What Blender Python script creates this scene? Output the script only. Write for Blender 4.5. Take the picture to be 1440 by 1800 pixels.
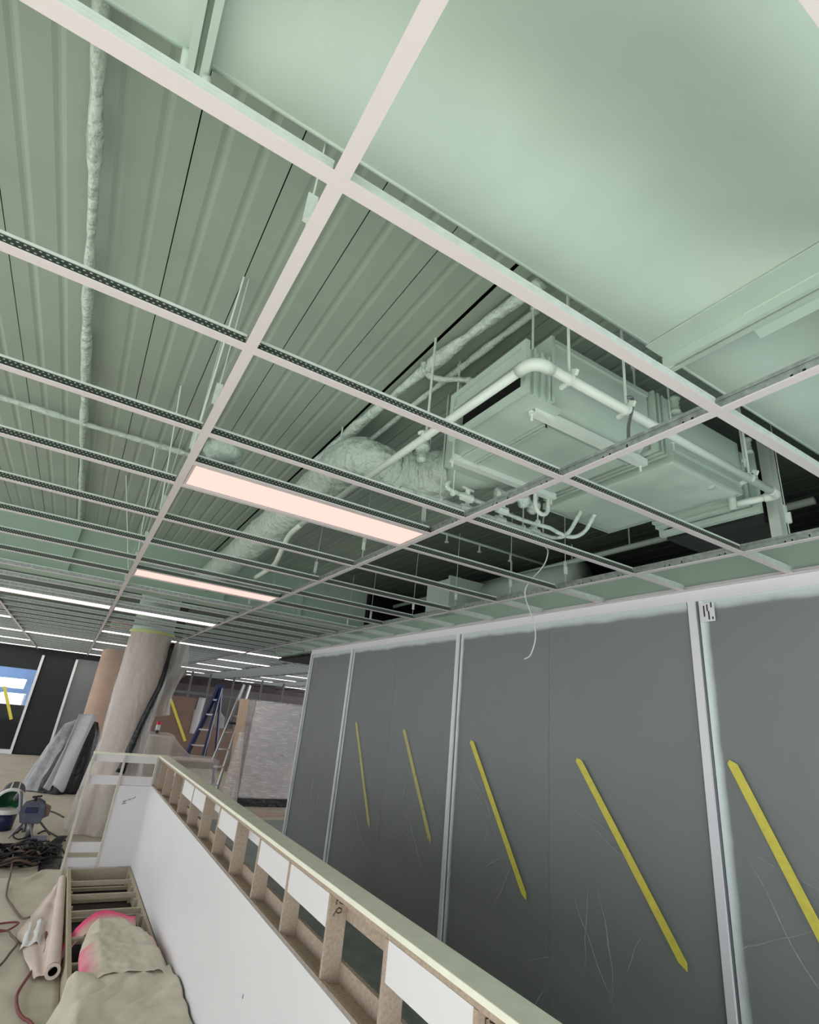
import bpy, math, random
from mathutils import Vector, Matrix, noise
random.seed(7)
D = bpy.data; S = bpy.context.scene; C = S.collection
for o in list(D.objects): D.objects.remove(o)
PI = math.pi
def lin(c): return tuple(((v/255)/12.92 if v/255 <= .04045 else ((v/255+.055)/1.055)**2.4) for v in c)

# ------------------------------------------------------------ camera, sky, exposure
cam = D.cameras.new('camera'); co = D.objects.new('camera', cam); C.objects.link(co); S.camera = co
cam.sensor_fit = 'HORIZONTAL'; cam.sensor_width = 36; cam.lens = 936.863/1440*36; cam.clip_start = .02; cam.clip_end = 200
R = ((0.84982566, -0.51792539, 0.09772223), (0.27026535, 0.26903643, -0.92443282), (0.45249639, 0.81201767, 0.36861135))
co.matrix_world = Matrix(((R[0][0], -R[1][0], -R[2][0], -0.17248), (R[0][1], -R[1][1], -R[2][1], -0.71718), (R[0][2], -R[1][2], -R[2][2], 1.71944), (0, 0, 0, 1)))
w = D.worlds.new('overcast'); S.world = w; w.use_nodes = True
w.node_tree.nodes['Background'].inputs[0].default_value = (.93, .97, 1, 1); w.node_tree.nodes['Background'].inputs[1].default_value = 1.0
S.view_settings.view_transform = 'Standard'; S.view_settings.look = 'None'; S.view_settings.gamma = 1; S.view_settings.use_curve_mapping = False
S.view_settings.exposure = 1.06
sun = D.lights.new('sun','SUN'); sun.energy = 4.6; sun.angle = math.radians(3); sun.color = (.84,.94,1)
so = D.objects.new('sun', sun); C.objects.link(so); so.rotation_euler = Vector((.06,.66,-.75)).to_track_quat('-Z','Y').to_euler()   # sun behind the camera, falls on the floor by the windows

# ------------------------------------------------------------ materials
def M(name, col, rough=.55, metal=0, var=None, bump=None, spec=.5, stretch=None):
    m = D.materials.new(name); m.use_nodes = True; nt = m.node_tree; b = nt.nodes['Principled BSDF']
    L = lin(col) + (1,)
    b.inputs['Base Color'].default_value = L; b.inputs['Roughness'].default_value = rough; b.inputs['Metallic'].default_value = metal
    b.inputs['Specular IOR Level'].default_value = spec
    tc = nt.nodes.new('ShaderNodeTexCoord'); src = tc.outputs['Object']
    if stretch:
        mp = nt.nodes.new('ShaderNodeMapping'); mp.inputs['Scale'].default_value = stretch; nt.links.new(src, mp.inputs[0]); src = mp.outputs[0]
    if var:
        n = nt.nodes.new('ShaderNodeTexNoise'); n.inputs['Scale'].default_value = var[0]; n.inputs['Detail'].default_value = 4; nt.links.new(src, n.inputs['Vector'])
        r = nt.nodes.new('ShaderNodeValToRGB'); r.color_ramp.elements[0].position = .3; r.color_ramp.elements[1].position = .7
        d = var[2] if len(var) > 2 else None
        r.color_ramp.elements[0].color = lin(d)+(1,) if d else tuple(v*(1-var[1]) for v in L[:3])+(1,)
        r.color_ramp.elements[1].color = L if d else tuple(min(1, v*(1+var[1])) for v in L[:3])+(1,)
        nt.links.new(n.outputs['Fac'], r.inputs[0]); nt.links.new(r.outputs[0], b.inputs['Base Color'])
    if bump:
        n = nt.nodes.new('ShaderNodeTexNoise'); n.inputs['Scale'].default_value = bump[0]; n.inputs['Detail'].default_value = 3; nt.links.new(src, n.inputs['Vector'])
        bp = nt.nodes.new('ShaderNodeBump'); bp.inputs['Strength'].default_value = bump[1]; bp.inputs['Distance'].default_value = bump[2] if len(bump) > 2 else .01
        nt.links.new(n.outputs['Fac'], bp.inputs['Height']); nt.links.new(bp.outputs[0], b.inputs['Normal'])
    return m
def film(name, col, fac, wr, scale=3., rough=.3, stretch=(1, 1, 1), bsc=7, bst=.0):
    """thin translucent plastic: mostly see-through, milky along creases"""
    m = D.materials.new(name); m.use_nodes = True; nt = m.node_tree; b = nt.nodes['Principled BSDF']; out = nt.nodes['Material Output']
    b.inputs['Base Color'].default_value = lin(col)+(1,); b.inputs['Roughness'].default_value = rough
    tr = nt.nodes.new('ShaderNodeBsdfTransparent'); mx = nt.nodes.new('ShaderNodeMixShader')
    tc = nt.nodes.new('ShaderNodeTexCoord'); mp = nt.nodes.new('ShaderNodeMapping'); mp.inputs['Scale'].default_value = stretch
    n = nt.nodes.new('ShaderNodeTexNoise'); n.inputs['Scale'].default_value = scale; n.inputs['Detail'].default_value = 5; n.inputs['Distortion'].default_value = 1.2
    nt.links.new(tc.outputs['Object'], mp.inputs[0]); nt.links.new(mp.outputs[0], n.inputs['Vector'])
    a = nt.nodes.new('ShaderNodeMath'); a.operation = 'SUBTRACT'; a.inputs[1].default_value = .5
    ab = nt.nodes.new('ShaderNodeMath'); ab.operation = 'ABSOLUTE'
    mr = nt.nodes.new('ShaderNodeMapRange'); mr.inputs['From Min'].default_value = 0; mr.inputs['From Max'].default_value = .03; mr.inputs['To Min'].default_value = fac+wr; mr.inputs['To Max'].default_value = fac
    nt.links.new(n.outputs['Fac'], a.inputs[0]); nt.links.new(a.outputs[0], ab.inputs[0]); nt.links.new(ab.outputs[0], mr.inputs['Value'])
    nt.links.new(mr.outputs[0], mx.inputs[0]); nt.links.new(tr.outputs[0], mx.inputs[1]); nt.links.new(b.outputs[0], mx.inputs[2]); nt.links.new(mx.outputs[0], out.inputs[0])
    n2 = nt.nodes.new('ShaderNodeTexNoise'); n2.inputs['Scale'].default_value = bsc; n2.inputs['Detail'].default_value = 4; n2.inputs['Distortion'].default_value = 1.5; nt.links.new(mp.outputs[0], n2.inputs['Vector'])
    bp = nt.nodes.new('ShaderNodeBump'); bp.inputs['Strength'].default_value = bst; bp.inputs['Distance'].default_value = .03; nt.links.new(n2.outputs['Fac'], bp.inputs['Height']); nt.links.new(bp.outputs[0], b.inputs['Normal'])
    return m
def emit(name, col, strength):
    m = D.materials.new(name); m.use_nodes = True; nt = m.node_tree; nt.nodes.remove(nt.nodes['Principled BSDF'])
    e = nt.nodes.new('ShaderNodeEmission'); e.inputs[0].default_value = lin(col)+(1,); e.inputs[1].default_value = strength
    nt.links.new(e.outputs[0], nt.nodes['Material Output'].inputs[0]); return m
mint = M('mint_paint', (189, 207, 197), .5, var=(3, .06), bump=(60, .05))
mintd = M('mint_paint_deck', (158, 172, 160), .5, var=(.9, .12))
mintp = M('mint_pipe', (222, 233, 226), .3)
mwrap = M('mint_wrap', (204, 220, 211), .28, var=(8, .08), bump=(22, .9, .03))
tee_w = M('tee_white', (226, 217, 220), .45)
galv = M('galvanised', (172, 178, 176), .38, metal=.6, var=(40, .25))
galvb = M('tee_web_pale', (214, 226, 220), .45, var=(30, .06))
gypsum = M('mint_board', (180, 204, 190), .6, var=(4, .04))
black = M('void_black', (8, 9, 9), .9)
slabm = M('slab_dark', (20, 23, 21), .9)
panel_g = M('grey_panel', (120, 121, 120), .6, var=(1.5, .08))
alu = M('white_frame', (238, 236, 240), .35)
paper = M('floor_paper', (198, 189, 171), .8, var=(2.2, .08), bump=(8, .2))
conc = M('slate_floor', (150, 157, 153), .6, var=(5, .2))
chip = M('chipboard', (176, 158, 142), .8, var=(90, .16), bump=(120, .2))
chipd = M('plywood_frame', (178, 166, 144), .8, var=(20, .12), stretch=(1, 8, 8))
white_b = M('white_laminate', (232, 229, 233), .45, var=(2, .02))
capm = M('pale_cap', (242, 241, 224), .6, var=(14, .05))
canvas = M('canvas_cloth', (214, 207, 188), .85, var=(6, .07), bump=(180, .15))
canvasp = M('canvas_pinkish', (222, 204, 192), .85, var=(7, .06), bump=(180, .15))
clothw = M('white_cloth', (226, 222, 220), .85, bump=(30, .3))
yellow = M('yellow_tape', (230, 216, 90), .55, var=(30, .08))
yellowg = M('masking_tape_green_yellow', (190, 196, 130), .6)
rubber = M('black_rubber', (22, 23, 24), .55)
cordr = M('red_brown_cord', (128, 62, 58), .6, var=(20, .2))
cordb = M('brown_cord', (104, 82, 72), .6)
blackp = M('black_plastic', (26, 28, 30), .35, var=(6, .4), bump=(14, .6, .03))
greyp = M('grey_plastic_sheet', (150, 150, 154), .4, var=(9, .25), bump=(14, .6, .03))
colm = M('column_concrete', (196, 168, 152), .8, var=(3, .1))
navy = M('navy_plastic', (26, 36, 78), .4)
green = M('green_plastic', (36, 96, 66), .4)
pwhite = M('white_plastic', (228, 226, 222), .4)
steel = M('steel_grey', (120, 122, 128), .4, metal=.5)
spray = M('sprayer_grey_blue', (84, 86, 104), .5, var=(15, .25))
wood = M('timber', (196, 168, 148), .75, var=(8, .12), stretch=(6, 6, 1))
brown = M('brown_board', (132, 108, 98), .8, var=(3, .1))
bluel = M('blue_fibreglass', (32, 42, 88), .4)
alul = M('ladder_aluminium', (186, 186, 186), .35, metal=.7)
pinkc = M('pink_cap', (236, 60, 90), .4)
walld = M('dark_wall', (30, 33, 38), .6)
wallg = M('grey_wall', (120, 122, 124), .6)
wallf = M('far_wall', (96, 86, 86), .8, var=(2, .2))
cable_w = M('white_cable', (226, 230, 226), .4)
led_p = emit('led_diffuser_pink', (255, 206, 194), .62)
led_w = emit('led_diffuser_white', (255, 250, 240), 2.4)
ink = M('ink', (50, 46, 44), .7)

# ------------------------------------------------------------ mesh helpers
def frame(b,x0,x1,y0,y1,z0,z1,q):
    return b.box(x0,x1,y0,y1,z0,z0+q).box(x0,x1,y0,y1,z1-q,z1).box(x0,x1,y0,y0+q,z0+q,z1-q).box(x0,x1,y1-q,y1,z0+q,z1-q)
class B:
    def __init__(s): s.v = []; s.f = []; s.m = []; s.cur = 0
    def add(s, vs, fs):
        n = len(s.v); s.v += [tuple(p) for p in vs]; s.f += [tuple(i+n for i in f) for f in fs]; s.m += [s.cur]*len(fs); return s
    def box(s, x0, x1, y0, y1, z0, z1):
        return s.add([(x0,y0,z0),(x1,y0,z0),(x1,y1,z0),(x0,y1,z0),(x0,y0,z1),(x1,y0,z1),(x1,y1,z1),(x0,y1,z1)],
                     [(0,3,2,1),(4,5,6,7),(0,1,5,4),(1,2,6,5),(2,3,7,6),(3,0,4,7)])
    def bar(s, a, b, wd, th, up=(0,0,1)):
        """rectangular bar from a to b, wd sideways, th along up"""
        a = Vector(a); b = Vector(b); d = (b-a).normalized(); u = Vector(up); sd = d.cross(u)
        if sd.length < 1e-4: sd = d.cross(Vector((1,0,0)))
        sd.normalize(); u = sd.cross(d).normalized(); sd *= wd/2; u *= th/2
        vs = [p+i*sd+j*u for p in (a,b) for i,j in ((-1,-1),(1,-1),(1,1),(-1,1))]
        return s.add(vs, [(0,1,2,3),(7,6,5,4),(0,4,5,1),(1,5,6,2),(2,6,7,3),(3,7,4,0)])
    def tube(s, pts, r, n=8, caps=True, rf=None):
        pts = [Vector(p) for p in pts]; N = len(pts); rings = []; prev = None
        for i, p in enumerate(pts):
            d = (pts[min(i+1,N-1)]-pts[max(i-1,0)]).normalized()
            if prev is None:
                u = d.cross(Vector((0,0,1)))
                if u.length < .05: u = d.cross(Vector((1,0,0)))
            else: u = prev-d*prev.dot(d)
            u.normalize(); prev = u; v = d.cross(u)
            rr = r[i] if isinstance(r, (list,tuple)) else r
            rings.append([p+(u*math.cos(2*PI*k/n)+v*math.sin(2*PI*k/n))*(rr*(rf(i,k) if rf else 1)) for k in range(n)])
        vs = [q for g in rings for q in g]
        fs = [(i*n+k, i*n+(k+1)%n, (i+1)*n+(k+1)%n, (i+1)*n+k) for i in range(N-1) for k in range(n)]
        if caps: fs += [tuple(range(n-1,-1,-1)), tuple((N-1)*n+k for k in range(n))]
        return s.add(vs, fs)
    def lathe(s, prof, o=(0,0,0), n=24, mat=None, rf=None):
        o = Vector(o); vs = []
        for i,(r,z) in enumerate(prof):
            for k in range(n):
                a = 2*PI*k/n; q = r*(rf(a,z) if rf else 1); p = Vector((q*math.cos(a), q*math.sin(a), z))
                if mat: p = mat @ p
                vs.append(o+p)
        fs = [(i*n+k, i*n+(k+1)%n, (i+1)*n+(k+1)%n, (i+1)*n+k) for i in range(len(prof)-1) for k in range(n)]
        if prof[0][0] > 1e-5 and False: pass
        return s.add(vs, fs)
    def disc(s, c, nrm, r, n=20):
        c = Vector(c); d = Vector(nrm).normalized(); u = d.cross(Vector((0,0,1)))
        if u.length < .05: u = Vector((1,0,0))
        u.normalize(); v = d.cross(u)
        return s.add([c+(u*math.cos(2*PI*k/n)+v*math.sin(2*PI*k/n))*r for k in range(n)], [tuple(range(n))])
    def prism(s, poly, axis, a, b):
        """extrude a 2-D polygon along axis (0 x,1 y,2 z)"""
        n = len(poly); idx = [i for i in range(3) if i != axis]; vs = []
        for t in (a,b):
            for p in poly:
                q = [0,0,0]; q[axis] = t; q[idx[0]] = p[0]; q[idx[1]] = p[1]; vs.append(q)
        return s.add(vs, [tuple(range(n)), tuple(range(2*n-1,n-1,-1))]+[(i,(i+1)%n,n+(i+1)%n,n+i) for i in range(n)])
    def grid(s, fn, nu, nv):
        vs = [fn(i/nu, j/nv) for i in range(nu+1) for j in range(nv+1)]
        return s.add(vs, [(i*(nv+1)+j,(i+1)*(nv+1)+j,(i+1)*(nv+1)+j+1,i*(nv+1)+j+1) for i in range(nu) for j in range(nv)])
    def mesh(s, name, mats, off=(0,0,0), smooth=False):
        me = D.meshes.new(name); ox,oy,oz = off
        me.from_pydata([(x-ox,y-oy,z-oz) for x,y,z in s.v], [], s.f)
        for m in (mats if isinstance(mats,(list,tuple)) else [mats]): me.materials.append(m)
        for p,k in zip(me.polygons, s.m): p.material_index = k; p.use_smooth = smooth
        me.update(); return me
WL = {}
def tag(o, label=None, cat=None, group=None, kind=None):
    if label: o['label'] = label
    if cat: o['category'] = cat
    if group: o['group'] = group
    if kind: o['kind'] = kind
    return o
def thing(name, label, cat, loc=(0,0,0), group=None, kind=None):
    o = D.objects.new(name, None); o.empty_display_size = .05; C.objects.link(o); o.location = loc; WL[o.name] = Vector(loc)
    return tag(o, label, cat, group, kind)
def obj(name, b, mats, parent=None, loc=None, smooth=False, label=None, bevel=0, solid=0, sub=0):
    """world-coordinate builder -> object; with a parent the mesh is stored relative to it"""
    base = WL[parent.name] if parent else Vector(loc or (0,0,0))
    o = D.objects.new(name, b.mesh(name, mats, base, smooth)); C.objects.link(o); WL[o.name] = base
    if parent: o.parent = parent
    else: o.location = base
    if label: o['label'] = label
    if solid:
        md = o.modifiers.new('thickness','SOLIDIFY'); md.thickness = solid; md.offset = 0
    if sub:
        md = o.modifiers.new('smooth','SUBSURF'); md.levels = sub; md.render_levels = sub
    if bevel:
        md = o.modifiers.new('bevel','BEVEL'); md.width = bevel; md.segments = 2; md.limit_method = 'ANGLE'
    return o
def inst(name, me, parent, loc, rz=0):
    o = D.objects.new(name, me); C.objects.link(o); o.parent = parent; o.location = loc; o.rotation_euler = (0,0,rz); return o
def smoothpts(pts, k=6):
    P = [Vector(p) for p in pts]; out = []
    for i in range(len(P)-1):
        a,b,c,d = P[max(i-1,0)],P[i],P[i+1],P[min(i+2,len(P)-1)]
        for j in range(k):
            t = j/k; out.append(.5*((2*b)+(c-a)*t+(2*a-5*b+4*c-d)*t*t+(3*b-a-3*c+d)*t**3))
    return out+[P[-1]]
def nz(x, y, z=0): return noise.noise(Vector((x,y,z)))
ZC = 2.65; ZD = 3.36; XW = 2.94

# ============================================================ THE SETTING
fl = obj('floor', B().box(-8, 12, -7, 27, -.1, 0), conc); tag(fl, kind='structure')
o = obj('floor_covering', B().box(-7, .78, -6.5, 17.5, 0, .004).box(.78, 11, 9.2, 26, 0, .004), paper, loc=(0,0,0))
tag(o, 'beige protective paper laid over the open floor', 'floor covering')
# deck overhead
ce = obj('ceiling', B().box(-4.2, .4, -2.2, 17.8, 3.46, 3.56).box(.4, 12, -2.2, 27, 3.46, 3.56), slabm); tag(ce, kind='structure')
deckdark = M('shaded_deck', (92,102,94), .6, var=(1.2,.15))  # painted shade: darker deck tone towards the void and past the beam
def deck_sheet(wd,m):
    z = 0; pr = [(.0,.004),(0,0),(.064,0),(.078,.004),(.086,.004),(.10,0),(.176,0),(.19,.004),(.198,.004),(.212,0),(wd,0),(wd,.004)]
    b = B(); n = len(pr)
    for y in (-1.9, 5.78): b.v += [(x,y,zz) for x,zz in pr]
    for i in range(n-1): b.f.append((i,n+i,n+i+1,i+1)); b.m.append(0)
    return b.mesh('deck_sheet', m)
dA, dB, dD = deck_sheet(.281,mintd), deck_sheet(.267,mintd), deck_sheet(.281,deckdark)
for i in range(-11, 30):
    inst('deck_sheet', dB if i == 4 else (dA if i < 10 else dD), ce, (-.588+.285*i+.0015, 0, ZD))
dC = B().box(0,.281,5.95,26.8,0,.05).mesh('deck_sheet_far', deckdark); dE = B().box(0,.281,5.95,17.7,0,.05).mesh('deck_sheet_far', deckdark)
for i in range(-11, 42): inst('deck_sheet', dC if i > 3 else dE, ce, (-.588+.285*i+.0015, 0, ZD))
wf_ = obj('wall_blocker_front', B().box(-4.2,5.4,-2.2,-2.1,2.66,3.46), slabm); tag(wf_, kind='structure')  # unseen bulkhead, added to keep side light out of the plenum
ws_ = obj('wall_blocker_side', B().box(-4.2,-4.1,-2.1,17.6,2.66,3.46), slabm); tag(ws_, kind='structure')  # second added bulkhead, blocks plenum light from the left
# partition wall on the right
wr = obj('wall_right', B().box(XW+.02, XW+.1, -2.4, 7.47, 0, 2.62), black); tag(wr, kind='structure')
pm = B().box(0,.02,.003,1.197,.02,2.58).mesh('grey_panel', panel_g)
for i in range(-3, 6): inst('wall_panel', pm, wr, (XW, 1.2*i, 0))
obj('wall_panel', B().box(XW, XW+.02, 7.203, 7.47, .02, 2.58), panel_g, wr)
mm = B().box(-.035,.0,0,.045,0,2.6).mesh('mullion', alu)
for y in (-1.24, 1.16, 3.56, 5.96, 7.44): inst('mullion', mm, wr, (XW, y, 0))
rb = B().box(-.02,0,0,.012,0,2.6).mesh('mullion_bead', steel)
for y in (-1.252, 1.148, 3.548, 5.948, 7.428): inst('mullion_bead', rb, wr, (XW, y, 0))
obj('head_rail', B().box(XW-.03, XW+.02, -2.4, 7.48, 2.58, 2.655), alu, wr)
obj('bulkhead_board', B().box(XW+.01, XW+.1, -2.4, 9.5, 2.655, 2.835), gypsum, wr)
# far walls
wl = obj('wall_left', B().box(-4.2,-1.06,17.6,17.8,2.1,3.46).box(-1.06,.36,17.62,17.8,0,3.46), walld); tag(wl, kind='structure')
obj('dark_panel', B().box(-.98,-.24,17.58,17.62,.02,2.5), walld, wl)
obj('grey_panel', B().box(-.18,.36,17.56,17.62,.02,2.52), wallg, wl)
for x in (-1.06,-.24): obj('post', B().box(x,x+.06,17.5,17.62,0,2.5), alu, wl)
wb = obj('wall_back', B().box(.36,12,26.4,26.6,0,3.4).box(.36,.46,17.8,26.4,0,3.4), wallf); tag(wb, kind='structure')
wn = thing('window_1', None, None, (-2.6,17.7,0), kind='structure')
obj('window_frame', B().box(-4.2,-1.06,17.6,17.72,0,.1).box(-4.2,-4.1,17.6,17.72,.1,2.1).box(-2.63,-2.57,17.6,17.72,.1,2.1), alu, wn)
glass = film('window_glass', (20,26,34), .12, 0, rough=.05)
obj('pane', B().box(-2.57,-1.06,17.66,17.67,.1,2.1), glass, wn); obj('pane', B().box(-4.1,-2.63,17.66,17.67,.1,2.1), glass, wn)
obj('lower_film', B().box(-4.1,-1.06,17.69,17.7,.1,1.18), walld, wn)
o = obj('street_ground', B().box(-12,2,17.8,40,-.3,-.1), conc); tag(o, kind='structure')

# ============================================================ CEILING GRID
def tee(L, web, stitched):
    b = B(); b.box(0,L,-.016,.016,0,.0035); b.cur = 1; b.box(0,L,-.0012,.0012,.0035,.034); b.cur = 2; b.box(0,L,-.004,.004,.034,.042); return b
def stitch_mat():
    m = M('tee_web_stitched', (52,58,54), .45, metal=.3); nt = m.node_tree; b = nt.nodes['Principled BSDF']
    tc = nt.nodes.new('ShaderNodeTexCoord'); sp = nt.nodes.new('ShaderNodeSeparateXYZ'); nt.links.new(tc.outputs['Object'], sp.inputs[0])
    def mth(op, a, bb=None, c=None):
        n = nt.nodes.new('ShaderNodeMath'); n.operation = op
        for i,v in enumerate((a,bb,c)):
            if v is None: continue
            if isinstance(v,(int,float)): n.inputs[i].default_value = v
            else: nt.links.new(v, n.inputs[i])
        return n.outputs[0]
    zr = mth('DIVIDE', mth('SUBTRACT', sp.outputs[2], .0045), .0098); row = mth('FLOOR', zr); fz = mth('SUBTRACT', mth('FRACT', zr), .5)
    xr = mth('ADD', mth('DIVIDE', sp.outputs[0], .0155), mth('MULTIPLY', row, .5)); fx = mth('SUBTRACT', mth('FRACT', xr), .5)
    d = mth('ADD', mth('MULTIPLY', mth('MULTIPLY', fx, fx), 1.3), mth('MULTIPLY', mth('MULTIPLY', fz, fz), 2.2)); k = mth('LESS_THAN', d, .06)
    mx = nt.nodes.new('ShaderNodeMix'); mx.data_type = 'RGBA'; nt.links.new(k, mx.inputs[0])
    mx.inputs[6].default_value = lin((62,70,64))+(1,); mx.inputs[7].default_value = lin((206,214,206))+(1,); nt.links.new(mx.outputs[2], b.inputs['Base Color']); return m
stm = stitch_mat()
g = thing('ceiling_grid', 'suspended grid of pinkish white tee bars with metal webs, no tiles in it', 'ceiling grid', (0,0,ZC))
Lc = 1.22-.032
t_st = tee(Lc,1,1).mesh('cross_tee', [tee_w, stm, galvb]); t_pl = tee(Lc,1,0).mesh('cross_tee_plain', [tee_w, galvb, galvb])
t_ga = tee(Lc,1,0).mesh('cross_tee_galv', [tee_w, galv, galvb])
t_end = tee(XW-.03-2.44-.016,1,0).mesh('cross_tee_stub', [tee_w, galvb, galvb])
LIGHTJ = (3,7,11,16,20,24,28,32,36)
for j in range(-1, 37):
    y = .61*j
    if y < 7.45: ks = range(-2, 2)
    else: ks = range(-2, int((.42*y+1.2)/1.22)+1)
    for k in ks:
        inst('cross_tee', t_pl if j <= 0 else (t_st if j < 8 else t_ga), g, (1.22*k+.016, y, 0))
    if -1 <= j <= 12: inst('cross_tee', t_end, g, (2.44+.016, y, 0))
inst('cross_tee', t_st, g, (.016, 1.525, 0)); inst('cross_tee', t_st, g, (.016, 3.965, 0)); inst('cross_tee', t_ga, g, (.016, 6.405, 0))
def main_bar(L):
    b = B(); b.box(-.016,.016,0,L,0,.0035); b.cur = 1; b.box(-.0012,.0012,0,L,.0035,.034); b.box(-.0025,.0025,0,L,.030,.033); b.box(-.005,.005,0,L,.034,.046)
    b.cur = 2; y = .08
    while y < min(L, 9):
        b.box(-.0016,.0016,y,y+.006,.014,.026); b.box(-.0016,.0016,y+.07,y+.078,.012,.020); b.box(-.0016,.0016,y+.10,y+.107,.012,.019); y += .305
    return b.mesh('main_tee', [tee_w, galv, black])
mA, mB = main_bar(25), main_bar(16)
for k in range(-2, 3): inst('main_tee', mA, g, (1.22*k, -1.6, 0))
for k in range(3, 9): inst('main_tee', mB, g, (1.22*k, 7.62+.9*max(0,k-3), 0))
wl_ = B().box(-.03,-.001,-2.4,7.45,0,.02)
obj('wall_angle', B().box(XW-.06, XW-.03, -2.3, 7.45, ZC-.002, ZC+.001).box(XW-.033, XW-.03, -2.3, 7.45, ZC-.002, ZC+.025), tee_w, g)
wire = B().tube([(0,0,.04),(0,0,ZD-ZC)], .0022, 5).mesh('hanger_wire', mintp)
clip = B().box(-.012,.012,-.002,.002,.10,.19).box(-.012,.012,-.012,.002,.10,.104).box(-.004,.004,-.018,-.002,.10,.15).mesh('hanger_clip', mintp)
for k,ys in ((0,(.21,1.16,1.62,2.59,3.5,4.2,5.1)),(1,(1.62,2.35,3.2,4.3,5.1)),(2,(.39,1.75,2.3,3.0,3.7,4.6,5.2)),(-1,(2.2,3.6,5.0))):
    for y in ys:
        inst('hanger_wire', wire, g, (1.22*k, y, 0)); inst('hanger_clip', clip, g, (1.22*k, y, 0))
for a,b_ in (((0,1.60,2.69),(-.02,1.16,ZD)),((0,2.55,2.69),(-.1,2.2,ZD)),((-.02,3.5,2.69),(-.12,3.1,ZD)),((-.03,4.2,2.69),(-.25,3.9,ZD))):
    obj('splay_wire', B().tube([a,b_], .004, 6), mintp, g)
# light fixtures
def fixture(k, j, mat, label, grp):
    x0 = 1.22*k+.018; x1 = 1.22*(k+1)-.018; y1 = .61*j-.018; y0 = y1-.27
    t = thing('led_panel', label, 'light fixture', ((x0+x1)/2,(y0+y1)/2,ZC), grp)
    obj('housing', B().box(x0,x1,y0,y1,ZC+.012,ZC+.05), galv, t)
    f = B(); e = .012
    f.box(x0,x1,y0,y0+e,ZC+.003,ZC+.012).box(x0,x1,y1-e,y1,ZC+.003,ZC+.012).box(x0,x0+e,y0+e,y1-e,ZC+.003,ZC+.012).box(x1-e,x1,y0+e,y1-e,ZC+.003,ZC+.012)
    obj('frame', f, tee_w, t); obj('diffuser', B().box(x0+e,x1-e,y0+e,y1-e,ZC+.006,ZC+.012), mat, t)
near = {(0,3): 'large pink-white light panel nearest the camera in the ceiling grid', (0,7): 'second pink-white light panel, just beyond the wrapped flexible duct', (0,11): 'third light panel, directly in front of the wrapped column head'}
rows = {11:'third',16:'fourth',20:'fifth',24:'sixth',28:'seventh',32:'eighth',36:'ninth'}
for j in LIGHTJ:
    for k in (-2,-1,0,1,2,4,6):
        y = .61*j
        if k == -2 and (j < 16 or y > 17.3): continue
        if k == 0 and y > 17.3: continue
        if k == -1 and j not in (11,20,28): continue
        if k == 1 and j != 16: continue
        if k == 2 and y < 9: continue
        if k == 4 and y < 12: continue
        if k == 6 and y < 17: continue
        if (k,j) in near: fixture(k, j, led_p if j < 8 else led_w, near[k,j], 'ceiling light panels')
        else: fixture(k, j, led_w, '%s row white strip light %s' % (rows[j], {-2:'left of the wrapped column, far left bay',-1:'in the second bay from the left',1:'right behind the wrapped column head',0:'just left of the wrapped column',2:'between the column and the glass wall end',4:'above the ladders in the far hall',6:'furthest right above the shrink-wrapped pallet'}[k]), 'ceiling light panels')

# ============================================================ BIG DUCT OVERHEAD
du = thing('rectangular_duct', 'wide mint-painted rectangular air duct running overhead beside the grid', 'duct', (.5,-.5,3.0))
def duct_sec(x0, x1):
    b = B()
    def prof(y):
        # ripple between the folded edges, shaped in to give a dark band
        t = (y+1.25)/1.44
        return 3.0+.075*math.sin((y+.33)*2*PI/.80)*min(1, (.19-y)/.2)*min(1,(y+1.25)/.1)
    ys = [-1.25+1.44*i/40 for i in range(41)]
    xs = (0,.03,.1,.2,.5,.8,.9,.97,1); b.grid(lambda u,v: (x0+(x1-x0)*xs[int(round(u*8))], ys[int(round(v*40))], 3.0+(prof(ys[int(round(v*40))])-3.0)*min(1,min(xs[int(round(u*8))],1-xs[int(round(u*8))])*12)), 8, 40)
    b.box(x0,x1,.18,.19,2.995,3.34).box(x0,x1,-1.25,-1.24,2.995,3.34).box(x0,x1,-1.25,.19,3.33,3.34)
    return b
for x0,x1 in ((-1.79,-.305),(-.285,1.19),(1.205,2.71)): obj('duct_section', duct_sec(x0,x1), mint, du, smooth=False)
for ch in du.children:
    for p in ch.data.polygons:
        if len(p.vertices) == 4 and p.area < .06 and abs(p.normal.z) > .5: p.use_smooth = True
obj('gasket', B().box(-.306,-.284,-1.25,.19,2.985,3.0), mint, du)
for x in (-.297,): obj('duct_flange', B().box(x-.022,x-.006,-1.25,.21,2.955,3.0).box(x+.006,x+.022,-1.25,.21,2.955,3.0), mint, du)
obj('duct_flange', B().box(1.285,1.30,-1.25,.2,2.955,3.0).box(1.31,1.325,-1.25,.2,2.95,3.0), mint, du)
obj('cover_strip', B().box(1.185,1.285,-1.25,.192,2.992,2.997), mint, du)
obj('flange_cleat', B().prism([(1.275,3.0),(1.305,2.965),(1.365,2.94),(1.37,2.95),(1.32,2.99)], 1, -.42, -.08), mint, du)
obj('corner_bolt', B().tube([(1.30,.17,2.965),(1.30,.225,2.965)], .012, 8).tube([(1.30,.195,2.93),(1.30,.195,3.0)], .008, 8), mint, du, smooth=True)
obj('corner_bolt', B().tube([(-.32,.16,2.965),(-.32,.23,2.965)], .012, 8).tube([(-.275,.17,2.94),(-.275,.24,2.95)], .009, 8), mint, du, smooth=True)

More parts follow.
